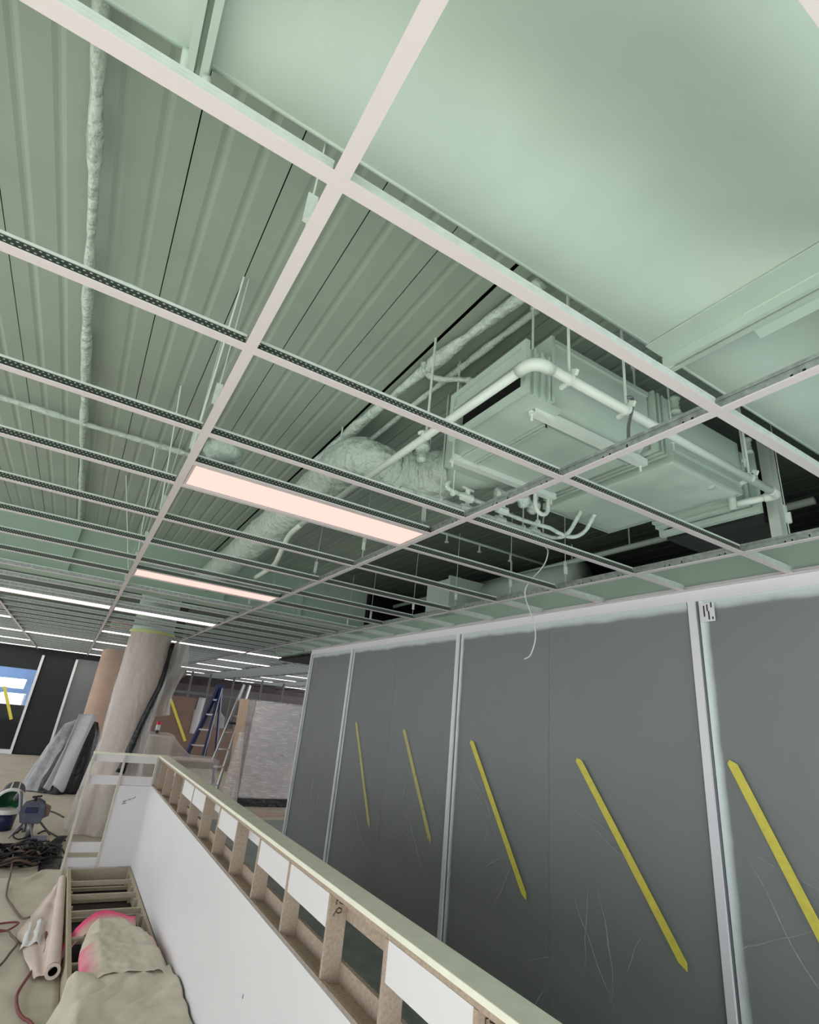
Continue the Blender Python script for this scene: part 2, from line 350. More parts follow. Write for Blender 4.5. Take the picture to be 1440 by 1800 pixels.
# ============================================================ FAN COIL UNIT
fc = thing('fan_coil_unit', 'mint-painted fan coil air unit hung above the ceiling grid', 'air unit', (1.6,.8,2.85))
f = B(); X0 = .875
frame(f,X0,X0+.02,.445,.905,2.818,3.035,.024); f.box(X0+.004,X0+.019,.469,.881,2.955,2.968)
obj('inlet_flange', f, mint, fc)
obj('inlet_baffle', B().box(X0+.012,X0+.02,.475,.88,2.968,3.012), mint, fc)
obj('inlet_stub', B().box(X0+.02,1.03,.475,.885,2.832,2.84).box(X0+.02,1.03,.475,.885,3.02,3.03).box(X0+.02,1.03,.475,.482,2.84,3.02).box(X0+.02,1.03,.878,.885,2.84,3.02), mint, fc)
obj('inlet_void', B().box(X0+.05,X0+.06,.482,.878,2.84,3.02).box(X0+.0185,X0+.05,.482,.878,2.84,2.843), black, fc)
for x in (.93,.965,1.0): obj('stub_rib', B().box(x,x+.012,.462,.4745,2.834,3.03), mint, fc)
# housing: flat upper half, rounded scroll lower half
pr = [(.485,3.13),(.485,2.985)]+[(.485+.10*(1-math.cos(a)),2.985-.135*math.sin(a)) for a in [PI/2*i/8 for i in range(1,9)]]+[(1.06,2.85),(1.06,3.13)]
obj('fan_housing', B().prism(pr, 0, 1.03, 1.60), mint, fc)
obj('housing_end_plate', B().prism([(.465,3.14),(.465,2.845),(1.07,2.845),(1.07,3.14)], 0, 1.022, 1.036), mint, fc)
obj('housing_lip', B().box(1.03,1.60,.475,.49,3.12,3.14), mint, fc)
obj('scroll_seam', B().tube([(1.07,.555,2.862),(1.3,.55,2.866),(1.55,.55,2.866)], .011, 6), mint, fc)
obj('bottom_panel', B().box(1.05,1.585,.60,1.02,2.838,2.852), mint, fc, bevel=.003)
for x in (1.096,1.115): obj('bottom_seam', B().box(x,x+.006,.58,1.04,2.829,2.8505), mint, fc)
obj('bottom_seam', B().box(1.115,1.585,.585,.592,2.829,2.8505), mint, fc)
obj('bottom_flange', B().box(1.03,1.09,.48,1.06,2.833,2.842), mint, fc)
ch = B().box(.995,1.625,.52,.523,2.815,2.845).box(.995,1.625,.523,.556,2.815,2.818); obj('support_channel', ch, mintp, fc)
ch = B().box(.985,1.61,1.02,1.023,2.815,2.845).box(.985,1.61,1.023,1.056,2.815,2.818); obj('support_channel', ch, mintp, fc)
obj('coil_casing', B().prism([(.475,3.14),(.475,2.92),(.50,2.89),(1.2,2.89),(1.2,3.14)], 0, 1.70, 2.27), mint, fc)
obj('casing_corner', B().box(1.685,1.73,.465,.5,2.885,3.15), mint, fc)
for x in (1.61,1.64,1.67): obj('joint_flange', B().box(x,x+.012,.46,1.1,2.86,3.15), mint, fc)
obj('joint_sleeve', B().box(1.60,1.70,.49,1.06,2.87,3.12), galv, fc)
def pan(u,v):
    x = 1.735+.50*u; y = .48+.74*v; e = min(u,1-u,v,1-v)
    return (x,y,2.862-.018*min(1,e*9)+.006*nz(x*9,y*9)-.012*max(0,v-.7)*nz(x*14,y*3,2))
obj('drain_pan', B().grid(pan,24,30), mint, fc, smooth=True, solid=.006)
obj('pan_rim', B().box(1.725,2.245,.470,.481,2.858,2.889).box(1.725,1.736,.481,1.219,2.858,2.889).box(2.234,2.245,.481,1.219,2.858,2.889).box(1.725,2.245,1.219,1.23,2.858,2.889), mint, fc)
for i,(a,e) in enumerate(((2.29,.0),(2.335,.012),(2.40,.035))):
    y0,y1,z0,z1 = .515-e,.98+e,2.86-e,3.12+e; f = B(); x = a; q = .03
    frame(f,x,x+.03,y0,y1,z0,z1,q); obj('outlet_flange', f, mint, fc)
obj('outlet_sleeve', B().box(2.27,2.52,.535,.96,2.875,3.10), mint, fc)
lining = M('black_insulation',(44,48,46),.85)
obj('outlet_plenum', B().box(2.521,2.86,.56,1.05,2.848,3.15), lining, fc)
def rod(x,y,z0,nut=True,r=.005):
    b = B().tube([(x,y,z0),(x,y,ZD)], r, 6)
    if nut: b.tube([(x,y,ZD-.05),(x,y,ZD-.02)], .013, 6).tube([(x,y,z0+.03),(x,y,z0+.04)], .012, 6)
    return obj('hanger_rod', b, mintp, fc)
for x,y,z in ((1.0,.545,2.79),(1.0,1.045,2.79),(1.61,.545,2.79),(1.60,1.045,2.79),(1.72,.46,2.9),(2.26,.45,3.0)): rod(x,y,z)
for x,y in ((1.735,.445),(2.285,.44)):
    obj('spring_isolator', B().lathe([(.0,3.08),(.022,3.08),(.022,3.09),(.015,3.095),(.02,3.105),(.015,3.115),(.02,3.125),(.015,3.135),(.024,3.145),(.024,3.155),(0,3.155)],(x,y,0),12), mint, fc, smooth=True)
tr = [(1.50,1.05,2.86),(1.50,1.05,2.77)]+[(1.542-.042*math.cos(a),1.05,2.765-.042*math.sin(a)) for a in [PI*i/8 for i in range(9)]]+[(1.584,1.05,2.84)]
obj('drain_trap', B().tube(tr,.011,8), mintp, fc, smooth=True)
obj('drain_outlet', B().tube(smoothpts([(2.06,.52,2.87),(2.20,.52,2.87),(2.25,.525,2.86),(2.258,.53,2.82),(2.262,.53,2.805)]),.018,8).tube([(2.06,.52,2.87),(2.08,.52,2.87)],.024,8), mint, fc, smooth=True)
# strut upright right of the unit
o = thing('strut_upright','mint steel stud rising to the deck right of the air unit','stud',(2.63,.52,2.7))
obj('web', B().box(2.60,2.66,.535,.54,2.72,ZD), mintp, o); obj('flange', B().box(2.60,2.605,.49,.535,2.72,ZD), mintp, o); obj('flange', B().box(2.655,2.66,.49,.535,2.72,ZD), mintp, o)

# ============================================================ PIPES AND SERVICES
pp = thing('condensate_pipe','white drain pipe with elbows looping in front of the air unit','pipe',(.83,.35,2.85))
el = [(.822+.0,.42,2.85)]+[(.822+.045*(1-math.cos(a)),.39-.045*math.sin(a),2.85) for a in [PI/2*i/6 for i in range(7)]]+[(.90,.345,2.85)]
obj('pipe_run', B().tube([(.90,.345,2.852),(2.27,.355,2.843)],.0175,12), mintp, pp, smooth=True)
obj('pipe_run', B().tube([(.822,.42,2.85),(.815,1.2,2.848),(.812,2.48,2.845)],.0175,12), mintp, pp, smooth=True)
obj('elbow', B().tube(el,.0225,12), mintp, pp, smooth=True)
obj('elbow', B().tube(smoothpts([(2.25,.355,2.843),(2.295,.357,2.843),(2.312,.375,2.843),(2.305,.41,2.843)]),.0205,12), mintp, pp, smooth=True)
obj('pipe_run', B().tube([(2.305,.40,2.843),(2.275,.53,2.835)],.0165,12), mintp, pp, smooth=True)
obj('offset_bend', B().tube(smoothpts([(.812,2.46,2.845),(.82,2.7,2.835),(.845,2.9,2.79),(.87,3.05,2.76),(.91,3.3,2.752),(.92,3.8,2.75)]),.019,10), mintp, pp, smooth=True)
for x,y in ((.98,.345),(1.27,.345),(2.08,.352)):
    obj('pipe_clamp', B().tube([(x,y,2.872),(x,y,ZD)],.0055,6).tube([(x-.006,y,2.85),(x+.006,y,2.85)],.0225,12).bar((x,y-.035,2.86),(x,y-.015,2.87),.012,.02).bar((x,y+.015,2.84),(x,y+.04,2.835),.012,.012), mintp, pp)
for y in (.98,2.0): obj('pipe_clamp', B().tube([(.815,y,2.872),(.815,y,ZD)],.0055,6).tube([(.815,y-.006,2.85),(.815,y+.006,2.85)],.0225,12).bar((.78,y,2.85),(.795,y,2.858),.02,.012), mintp, pp)
obj('strap_tail', B().tube(smoothpts([(1.27,.34,2.9),(1.285,.33,2.9),(1.285,.33,2.86),(1.27,.34,2.78),(1.265,.34,2.7)]),.006,6), steel, pp)
# flexible duct in plastic
fx = thing('flexible_duct','fat flexible duct wrapped in crinkled plastic left of the air unit','duct',(.85,2.2,2.98))
def wrink(i,k): return 1+.07*nz(i*.12,k*.35,3)+.13*abs(nz(i*.42+.2*k,k*.18,8))+.10*abs(nz(i*.21,k*.12,5))+.05*nz(i*.9,k*.5,1)
P = smoothpts([(1.26,1.42,2.98),(1.15,1.56,2.98),(1.02,1.62,2.97),(.90,1.62,3.0),(.825,1.74,3.03),(.82,2.02,3.03),(.82,2.6,3.02),(.81,3.4,3.01),(.81,4.4,3.0),(.80,5.6,3.0)], 24)
obj('wrapped_bend', B().tube(P[:112],[.115+.018*math.sin(i*.07) for i in range(112)],40,rf=wrink), mwrap, fx, smooth=True)
obj('wrapped_run', B().tube(P[108:],.122,40,rf=wrink), mwrap, fx, smooth=True)
obj('spigot', B().tube([(1.36,1.18,2.96),(1.24,1.44,2.97)],.095,20), mint, fx, smooth=True)
obj('gathered_end', B().tube(smoothpts([(.93,1.20,2.86),(.94,1.22,2.93),(.93,1.22,2.97),(.95,1.2,3.0)]),[.02]*6+[.035]*6+[.02]*7,10,rf=wrink), mwrap, fx, smooth=True)
bx = obj('duct_spigot_box', B().box(1.06,1.42,1.09,1.2,2.87,3.1).box(1.05,1.43,1.085,1.1,2.86,3.11), mint, fc)
# conduits taped to the deck, wrapped
def conduit(name,label,pts,r,am=.35):
    P = smoothpts(pts,14)
    o = obj(name, B().tube(P,[r*(1+am*nz(i*.11,r*70,5)+.25*nz(i*.37,2,r*30)) for i in range(len(P))],10,rf=lambda i,k:1+.12*nz(i*.6,k*1.1)), mwrap, None, loc=P[0], smooth=True)
    tag(o,label,'conduit')
conduit('wrapped_conduit','thick cloth-wrapped conduit along the deck left of the air unit',[(.93,.42,3.315),(.895,.8,3.31),(.87,1.25,3.315),(.85,1.9,3.315),(.84,2.6,3.32)],.027,.5)
conduit('wrapped_conduit','slim cloth-wrapped conduit running beside the air unit inlet',[(1.03,.55,3.33),(1.01,.95,3.325),(1.0,1.4,3.325),(.99,2.0,3.32),(.97,2.6,3.32)],.016,.4)
conduit('wrapped_conduit','mint wrapped conduit hanging along the deck at far left',[(-.565,-.2,3.32),(-.57,.6,3.315),(-.565,1.1,3.31),(-.57,1.7,3.32),(-.56,2.6,3.32),(-.56,3.4,3.32),(-.55,4.4,3.32),(-.55,5.6,3.32)],.020,.5)
conduit('wrapped_conduit','wrapped conduit crossing the deck sideways at left',[(-2.2,3.02,3.31),(-1.0,3.0,3.31),(-.57,3.0,3.305),(-.25,3.0,3.31),(.10,2.99,3.31),(.2,2.98,3.31)],.018,.3)
conduit('wrapped_conduit','short taped conduit elbow between deck and air unit',[(.83,1.1,3.31),(.87,1.14,3.29),(.93,1.12,3.27),(1.0,1.02,3.24),(1.03,.95,3.2)],.014,.4)
conduit('wrapped_conduit','sagging cable bundle lying along the first perforated tee',[(-.46,.635,2.70),(-.39,.646,2.715),(-.309,.645,2.718),(-.222,.655,2.716),(-.131,.65,2.708),(-.05,.63,2.70)],.005,.2)
o = obj('plastic_bundle', B().lathe([(.0,-.05),(.05,-.05),(.085,-.01),(.08,.03),(.04,.06),(0,.065)],(.14,1.66,2.80),20,rf=lambda a,z:1+.25*nz(math.cos(a)*2,math.sin(a)*2,z*20)), mwrap, None, loc=(.14,1.66,2.75), smooth=True)
tag(o,'crumpled plastic bundle sitting above the nearest light panel','plastic bundle')
# chilled water pipes
for nm,y0,lab,pts in (('chilled_water_pipe',1.3,'upper chilled water pipe with valves behind the air unit',[(1.085,1.19,2.80),(1.09,1.19,2.76),(1.26,1.20,2.755),(1.58,1.22,2.75),(1.74,1.205,2.75),(1.83,1.215,2.745),(1.9,1.19,2.735),(1.93,1.13,2.76),(1.93,1.06,2.84)]),
                    ('chilled_water_pipe',1.4,'lower chilled water pipe nearer the wall side grid tees',[(.9,1.32,2.75),(1.22,1.308,2.75),(1.55,1.31,2.75),(1.80,1.305,2.75),(1.86,1.27,2.74),(1.86,1.18,2.745),(1.85,1.08,2.84)])):
    t = thing(nm,lab,'pipe',pts[0]); P = smoothpts(pts,8)
    obj('pipe', B().tube(P,.011,10,rf=lambda i,k:1+.12*nz(i*.8,k)), mwrap, t, smooth=True)
    for x in ((1.20,1.42) if y0<1.35 else (1.28,1.5,1.74)):
        yy = pts[2][1]
        v = obj('valve', B().tube([(x-.03,yy,2.753),(x+.03,yy,2.753)],.021,8).tube([(x,yy,2.75),(x,yy-.01,2.79)],.013,8), mintp, t); obj('valve_handle', B().bar((x-.035,yy-.012,2.795),(x+.03,yy-.012,2.79),.012,.006), mintp, v)
    for x in (1.12,1.66): obj('pipe_hanger', B().tube([(x,pts[2][1],2.76),(x,pts[2][1],ZD)],.004,6).tube([(x-.005,pts[2][1],2.754),(x+.005,pts[2][1],2.754)],.017,10), mintp, t)
o = obj('pipe_insulation_roll', B().tube(smoothpts([(1.34,1.16,2.80),(1.42,1.13,2.81),(1.5,1.12,2.80),(1.58,1.13,2.79)],5),[.03+.012*math.sin(i*1.5) for i in range(16)],12,rf=wrink), mwrap, None, loc=(1.45,1.13,2.78), smooth=True)
tag(o,'crumpled foil insulation bunched around the unit pipe connections','insulation')
t = thing('flow_switch','small boxy valve actuator on the pipes behind the unit','valve',(1.73,1.31,2.72))
obj('body', B().box(1.705,1.76,1.285,1.335,2.70,2.745), mint, t, bevel=.004); obj('neck', B().tube([(1.735,1.31,2.745),(1.735,1.31,2.79)],.015,8), mint, t); obj('conduit_tail', B().tube(smoothpts([(1.76,1.31,2.72),(1.80,1.29,2.69),(1.84,1.26,2.70)]),.006,6), mintp, t)
# hanging white cable
P = smoothpts([(1.83,1.2,2.98),(1.92,1.42,2.93),(2.28,1.78,2.93),(2.3,1.77,2.88),(2.3,1.81,2.79),(2.3,1.955,2.69),(2.3,1.985,2.62),(2.3,1.95,2.53),(2.3,1.899,2.434),(2.3,1.880,2.35),(2.3,1.886,2.286),(2.3,1.925,2.21),(2.3,1.98,2.188)],8)
tag(obj('dangling_cable', B().tube(P,.0042,8), cable_w, None, loc=P[0], smooth=True),'loose white cable dangling down in front of the grey wall','cable')
# beam
bm = thing('ceiling_beam','deep mint-painted beam crossing the ceiling beyond the wrapped duct','beam',(0,5.8,2.8))
obj('web', B().box(-4.2,2.94,5.80,5.9,2.82,ZD), gypsum, bm); obj('bottom_flange', B().box(-4.2,2.94,5.74,6.0,2.79,2.82), gypsum, bm)
for x in (-2.4,-.55,1.05,2.0): obj('stiffener', B().box(x-.03,x+.03,5.74,5.80,2.82,ZD), gypsum, bm)
# far services behind the bulkhead
t = thing('branch_duct','mint round branch duct with box collar above the grey wall','duct',(3.2,3.2,3.0))
obj('round_run', B().tube([(3.32,3.7,3.04),(3.35,3.0,3.05),(3.4,2.45,3.05)],.16,24), mint, t, smooth=True); obj('box', B().box(2.80,3.45,3.62,4.05,2.80,3.13), mint, t)
obj('collar', B().box(2.78,3.47,3.60,3.63,2.78,3.15), mint, t)
t = thing('sprinkler_pipe','mint sprinkler main pipe in the dark void above the grey wall','pipe',(3.3,3,3.2))
obj('pipe', B().tube([(3.32,.6,3.2),(3.32,5.7,3.2)],.024,10), mint, t, smooth=True)
for y in (1.9,2.5,3.3,4.2): obj('pipe_hanger', B().tube([(3.32,y,3.22),(3.32,y,ZD)],.006,6), mint, t)
t = thing('sprinkler_branch','thin branch pipe crossing the dark deck behind the unit','pipe',(2.6,2.84,3.25))
obj('pipe', B().tube([(2.05,2.85,3.25),(3.32,2.84,3.24)],.012,8), mint, t, smooth=True)
for x in (2.2,2.55,2.9): obj('drop', B().tube([(x,2.845,3.25),(x,2.845,3.18)],.008,6).tube([(x,2.845,3.18),(x,2.845,3.17)],.018,8), mint, t)
o = obj('wall_void_blackout', B().box(5.2,5.4,-2.4,6,2.65,3.5).box(2.98,5.4,-2.4,-2.3,2.65,3.5).box(3.04,5.4,-2.4,9.5,2.6,2.64).box(3.04,5.2,5.9,6.0,2.64,3.46), black, None, loc=(4,2,2.6)); o.name = 'wall_void_blackout'; tag(o, kind='structure')  # black enclosure added to shut light out of the void

# ============================================================ HALF WALL
XI, XO = .845, .93; ZT = 1.15
palep = M('pale_post', (206,202,190), .7, var=(20,.08))
hw = thing('half_wall','long unfinished chipboard half wall with white panel and pale cap','half wall',(.88,3,0))
obj('cap', B().box(XI-.005,XO+.008,-1.6,6.09,ZT-.018,ZT), capm, hw, bevel=.002)
obj('cap_underlay', B().box(XI+.004,XO,-1.6,6.06,ZT-.036,ZT-.018), chip, hw)
obj('side_panel', B().box(XI-.016,XI,-1.6,6.04,.13,.862), white_b, hw)
obj('sill_board', B().box(XI-.012,XO-.014,-1.6,6.04,.835,.852), chip, hw)
obj('sill_edge', B().box(XI-.004,XI+.012,-1.6,6.04,.862,.868), chip, hw)
obj('outer_board', B().box(XO-.014,XO+.002,-1.6,6.06,0,.912), chip, hw)
pmh = B().box(XI,XO-.014,0,.017,.852,ZT-.036).mesh('post', chip)
ys = [-.80+.4395*i for i in range(16)]
base = WL[hw.name]
ys = [.966-.437*3,.966-.437*2,.966-.437,.966,1.39,1.833,2.276,2.706,3.144,3.581,4.011,4.454,4.893,5.346,5.74]
for y in ys: inst('post', pmh, hw, (-base.x, y-base.y, -base.z))
for i in range(len(ys)-1):
    mode = {0:'b',1:'b',2:'i',3:'b',4:'i',5:'i',6:'o',7:'i',8:'o',9:'i',10:'i',11:'b',12:'o',13:'o'}[i]
    if mode == 'i': q = B().box(XI+.004,XI+.019,ys[i]+.0175,ys[i+1]-.0005,1.01,ZT-.037)
    else: q = B().box(XO-.0135,XO+.001,ys[i]+.0175,ys[i+1]-.0005,1.036,ZT-.037)
    obj('blocking_panel', q, chip if mode == 'b' else white_b, hw)
# end return
obj('return_cap', B().box(.215,XI-.005,6.03,6.09,ZT-.018,ZT), capm, hw)
for x in (.228,.519,.842): obj('return_post', B().box(x-.01,x+.01,6.035,6.085,.13 if x>.5 else 0,ZT-.018), palep, hw)
for x0,x1 in ((.238,.509),(.529,.832)):
    obj('return_rail', B().box(x0,x1,6.07,6.085,1.06,ZT-.018), white_b, hw); obj('return_rail', B().box(x0,x1,6.07,6.085,.848,.933), white_b, hw)
obj('return_panel', B().box(.529,.842,6.04,6.055,.13,.848), white_b, hw)
obj('return_rail', B().box(.238,.519,6.07,6.085,.25,.337), white_b, hw); obj('return_rail', B().box(.238,.519,6.07,6.085,.10,.205), white_b, hw)
# pencil marks
def stroke(pts, r=.0022): return B().tube(pts, r, 4)
mk = B()
for q in ([(.60,.70),(.615,.705),(.62,.715)],[(.615,.69),(.63,.715),(.645,.71)],[(.65,.715),(.66,.73),(.67,.715),(.675,.735)],[(.685,.73),(.70,.735),(.715,.75)],[(.60,.68),(.64,.69)]): mk.tube([(x,6.0385,z) for x,z in q],.0025,4)
obj('pencil_scribble', mk, ink, hw)
for y in (1.39,.966-.437):
    mk = B(); yy = y-.002
    q2 = [(.868,1.085),(.868,1.098),(.882,1.098),(.882,1.090),(.896,1.085),(.896,1.098)]; q8 = [(.87,1.065),(.88,1.075),(.892,1.07),(.892,1.06),(.88,1.058),(.87,1.065),(.862,1.05)]
    for q in (q2,q8): mk.tube([(x,yy,z) for x,z in q],.0017,4)
    obj('pen_number', mk, ink, hw)
for y,z in ((2.1,.55),(1.5,.62),(1.55,.5),(.9,.7)): obj('screw_mark', B().box(XI-.018,XI-.016,y,y+.006,z,z+.014), steel, hw)
# base frame with joists
bf = thing('bench_frame','low open plywood bench frame with cross joists beside the half wall','bench frame',(.55,4.5,0))
obj('side_rail', B().box(.275,.30,2.6,6.03,0,.14), chipd, bf); obj('side_rail', B().box(.80,.822,2.6,6.03,0,.135), chipd, bf)
for y in (2.7,3.05,3.44,3.83,4.25,4.79,5.19,5.57): obj('joist', B().box(.30,.80,y-.014,y+.014,.10,.135), chipd, bf)
obj('end_board', B().box(.30,.80,5.95,5.975,0,.135), chipd, bf)
for y in (4.95,5.4,5.72): obj('cleat', B().box(.30,.80,y-.018,y+.018,.02,.045), chipd, bf)
for y in (4.6,5.0,5.35,5.75,4.05,3.6): obj('corner_block', B().box(.775,.80,y,y+.03,.01,.13), chipd, bf)
for y in (5.66,5.30,4.92): obj('corner_block', B().box(.30,.318,y,y+.05,.03,.12), chipd, bf)
tag(obj('timber_offcut', B().box(.50,.72,4.50,4.535,.136,.148), wood, None, loc=(.6,4.52,.136)),'short pale timber offcut lying across the bench frame','timber offcut')
o = obj('joist_gap_shade', B().box(.30,.80,2.6,5.95,.0045,.012), M('gap_shade_brown',(36,28,25),.9), bf)  # dark sheet painting in the shade between the joists

# ============================================================ CLOTHS, CORDS
def pink_cloth():
    m = M('canvas_pink_sprayed',(214,207,188),.85,bump=(180,.15)); nt = m.node_tree; b = nt.nodes['Principled BSDF']
    at = nt.nodes.new('ShaderNodeAttribute'); at.attribute_name = 'spray'
    mx = nt.nodes.new('ShaderNodeMix'); mx.data_type = 'RGBA'; mx.inputs[6].default_value = lin((214,207,188))+(1,); mx.inputs[7].default_value = lin((250,84,140))+(1,)
    nt.links.new(at.outputs['Fac'], mx.inputs[0]); nt.links.new(mx.outputs[2], b.inputs['Base Color']); return m
pinkm = pink_cloth()
def cloth(name, label, fn, nu, nv, mat, loc, spray=None, th=.004):
    b = B().grid(fn,nu,nv); o = obj(name,b,mat,None,loc=loc,smooth=True,solid=th); tag(o,label,'drop cloth')
    if spray:
        a = o.data.attributes.new('spray','FLOAT','POINT')
        for i in range(nu+1):
            for j in range(nv+1): a.data[i*(nv+1)+j].value = max(0,min(1,spray(i/nu,j/nv)))
    return o
# floor cloth at left
def f1(u,v):
    x = -.75+1.02*u; yend = 6.18+.22*max(0,min(1,(x+.02)/.1))+.03*nz(x*6,1); y = 2.6+(yend-2.6)*v
    return (x,y,.010+.02*max(0,.5-abs(nz(x*3+y*1.3,y*2,4))*3)*.6+.012*max(0,nz(x*5,y*3,4))+.02*(v>.97))
cloth('drop_cloth','pale canvas drop cloth spread on the floor left of the bench frame',f1,26,60,canvas,(-.2,4.4,.01))
def f2(u,v):   # folded cloth beside roll
    y = 3.95+1.95*u; wd = .02+.20*max(0,1-abs(u-.42)/.6)**.8 if u<.42 else .02+.20*max(0,(1-u)/.58)
    x = .235-wd*v*1.15
    return (x,y,.03+.06*(1-v)+.014*nz(x*12,y*5,2)+.012*math.sin(v*9+u*4)*(1-v*.4))
cloth('drop_cloth','pinkish beige canvas folded along the left side of the bench frame',f2,40,14,canvasp,(.15,4.9,.03))
def f3(u,v):
    x = .02+.15*u+.02*v; y = 4.42+.45*v
    return (x,y,.035+.035*math.sin(u*PI)+.012*nz(x*30,y*18)+.01*math.sin(u*14))
cloth('white_sheet','crumpled white sheet tucked under the folded canvas',f3,16,18,clothw,(.1,4.6,.03))
t = thing('cloth_roll','rolled canvas tube with a dark open end beside the bench frame','canvas roll',(.23,4.9,.05))
obj('roll', B().tube([(.215,3.93,.075),(.225,4.6,.08),(.245,5.85,.09)],[.042,.04,.03],18,caps=False), canvasp, t, smooth=True)
obj('core', B().tube([(.215,3.925,.075),(.216,4.1,.076)],.027,14,caps=False), blackp, t, smooth=True); obj('core_end', B().disc((.216,4.08,.076),(0,1,0),.027), black, t)
obj('roll_end_ring', B().lathe([(.026,0),(.043,0),(.043,.01),(.026,.01)],(.215,3.92,.075),18,mat=Matrix.Rotation(PI/2,3,'X')), canvasp, t)
def f4(u,v):   # arched pink flap
    a = u*PI; x = .20+.52*u; y = 4.28+.20*v+.18*math.sin(a)*.6
    z = .04+.20*math.sin(min(1,u*1.25)*PI*.62)*(.75+.25*v)-.06*u+.012*nz(x*14,y*10)
    if u < .25: z = .03+(z-.03)*(u/.25)**.7
    return (x,y-.25*(1-u)**2,max(.02,z))
cloth('drop_cloth','flap of canvas sprayed bright pink arching over the bench frame',f4,36,14,pinkm,(.45,4.4,.05),spray=lambda u,v: max(0,(v-.35)*1.6)+.45*(1-u)**2+.4*max(0,.25-abs(v-.1)))
def f5(u,v):   # hump
    y = 3.36+1.06*v; wl_ = .335+.12*max(0,v-.45)**1.3*1.6; wr_ = .820-.05*max(0,v-.25)-.28*max(0,v-.55)**1.2*1.6
    x = wl_+(wr_-wl_)*u; e = min(u,1-u)
    z = .145+.085*min(1,e*5)**.6*(1-.35*v)+.02*nz(x*6,y*5,7)+.022*abs(nz(x*9+y*4,y*5,1))+.008*nz(x*22,y*18,1)
    if v > .93: z -= (v-.93)*.8
    return (x,y,z)
cloth('drop_cloth','bunched canvas with pink sprayed edges lying over the bench joists',f5,56,70,pinkm,(.6,3.9,.15),spray=lambda u,v: 1.1*max(0,.20-u)/.2*(1 if .02<v<.5 else .15)*(.6+.6*abs(nz(v*7,3)))+.55*max(0,u-.86)/.14*max(0,1-abs(v-.55)*5)+.5*max(0,u-.9)/.1*max(0,1-abs(v-.33)*9))
def f6(u,v):   # near sheet over frame
    y = 1.9+1.60*v-.05*(1-u)*0; xl = -.35+.50*min(1,v*1.15)+.12*v*v; xr = .815
    x = xl+(xr-xl)*u; fr = max(0,min(1,(x-.12)/.18))
    z = .02+.17*fr**.8+.03*nz(x*5,y*4,9)*fr+.03*abs(nz(x*7-y*3,y*6,2))+.008*nz(x*17,y*15,2)+.05*max(0,.5-abs(v-.8))*fr
    if v > .96: z -= (v-.96)*.5*fr
    return (x,y,max(.012,z))
cloth('drop_cloth','large pale canvas heaped over the near end of the bench frame',f6,64,70,canvas,(.4,2.8,.02))
def cord(name,label,pts,r,mat,cat='cord',group=None):
    P = smoothpts(pts,6); o = obj(name,B().tube(P,r,7),mat,None,loc=P[0],smooth=True); tag(o,label,cat,group)
z = .035
cord('cord','red-brown cord running from the cable heap down the canvas',[(-.21,7.15,.09),(-.213,7.0,.09),(-.19,6.5,.08),(-.172,6.177,.05),(-.166,5.912,z),(-.15,5.6,z),(-.09,5.35,z),(-.044,5.171,z),(.0,5.05,z),(.039,4.943,.07)],.008,cordb)
cord('cord','reddish cord looping at the left edge of the canvas',[(-.35,4.86,z),(-.138,4.962,z),(-.023,4.957,z),(-.068,4.83,z),(-.124,4.80,z),(-.35,4.78,z)],.007,cordr)
cord('cord','brown cord crossing the canvas towards the roll end',[(-.2,4.86,z),(-.08,4.80,z),(-.054,4.715,z),(.01,4.56,z),(.073,4.426,z),(.162,4.291,z),(.19,4.27,z)],.006,cordb)
cord('cord','brown cord curving out at the lower left picture edge',[(-.054,4.72,z),(-.003,4.562,z),(-.03,4.4,z),(-.071,4.203,z),(-.14,4.05,z),(-.3,3.9,z)],.008,cordb)
cord('cord','dark red cord snaking towards the camera on the canvas',[(.159,4.601,.07),(.168,4.353,.05),(.14,4.2,z),(.095,4.003,z),(.054,3.798,z),(.052,3.68,z),(.07,3.555,z),(.10,3.47,z),(.136,3.41,z),(.2,3.2,z)],.009,cordr)
# cable heap
t = thing('cable_heap','tangled heap of dark cables behind the canvas','cable heap',(-.1,6.85,0))
for i in range(26):
    r = .12+.24*random.random(); cx,cy = -.12+.14*random.uniform(-1,1), 6.85+.22*random.uniform(-1,1); h = .012+.10*random.random(); ph = random.random()*6
    n = 26; pts = [(cx+r*(.75+.25*math.sin(ph*2))*math.cos(ph+2*PI*k/n*.92), cy+r*.95*math.sin(ph+2*PI*k/n*.92), max(.01,h+.03*math.sin(k*.7+ph))) for k in range(n+1)]
    obj('cable_loop', B().tube(pts,.011,6), rubber if i%8 else cordb, t, smooth=True)
for i in range(7):
    x = .12+.025*i; pts = smoothpts([(x-.25,6.95+.03*i,.05),(x-.05,7.2,.07),(.1+.02*i,7.35,.06),(.2+.012*i,7.58,.09),(.27,7.75,.04)],5); obj('cable_run', B().tube(pts,.009,6), rubber, t, smooth=True)
tag(obj('black_mat', B().grid(lambda u,v:(.05+.2*u,6.45+1.0*v,.01+.01*nz(u*3,v*3)),8,14), blackp, None, loc=(.15,6.9,.006), solid=.006, smooth=True),'flat black rubber sheet beside the cable heap and half wall','rubber mat')
cord('cable','thin dark cable lying across the beige floor beside the paint sprayer',[(-.9,7.55,.012),(-.3,7.6,.012),(-.05,7.7,.012),(.12,7.72,.012)],.009,rubber,'cable')
cord('cable','dark cable behind the sprayer running to the wrapped column',[(-.4,9.9,.012),(-.15,9.85,.012),(.1,9.6,.012),(.25,9.2,.012)],.01,rubber,'cable')
cord('cable','black cable from the sprayer foot to the half wall end',[(-.02,8.15,.012),(.06,8.3,.012),(.2,7.95,.012),(.28,7.75,.012)],.009,rubber,'cable')

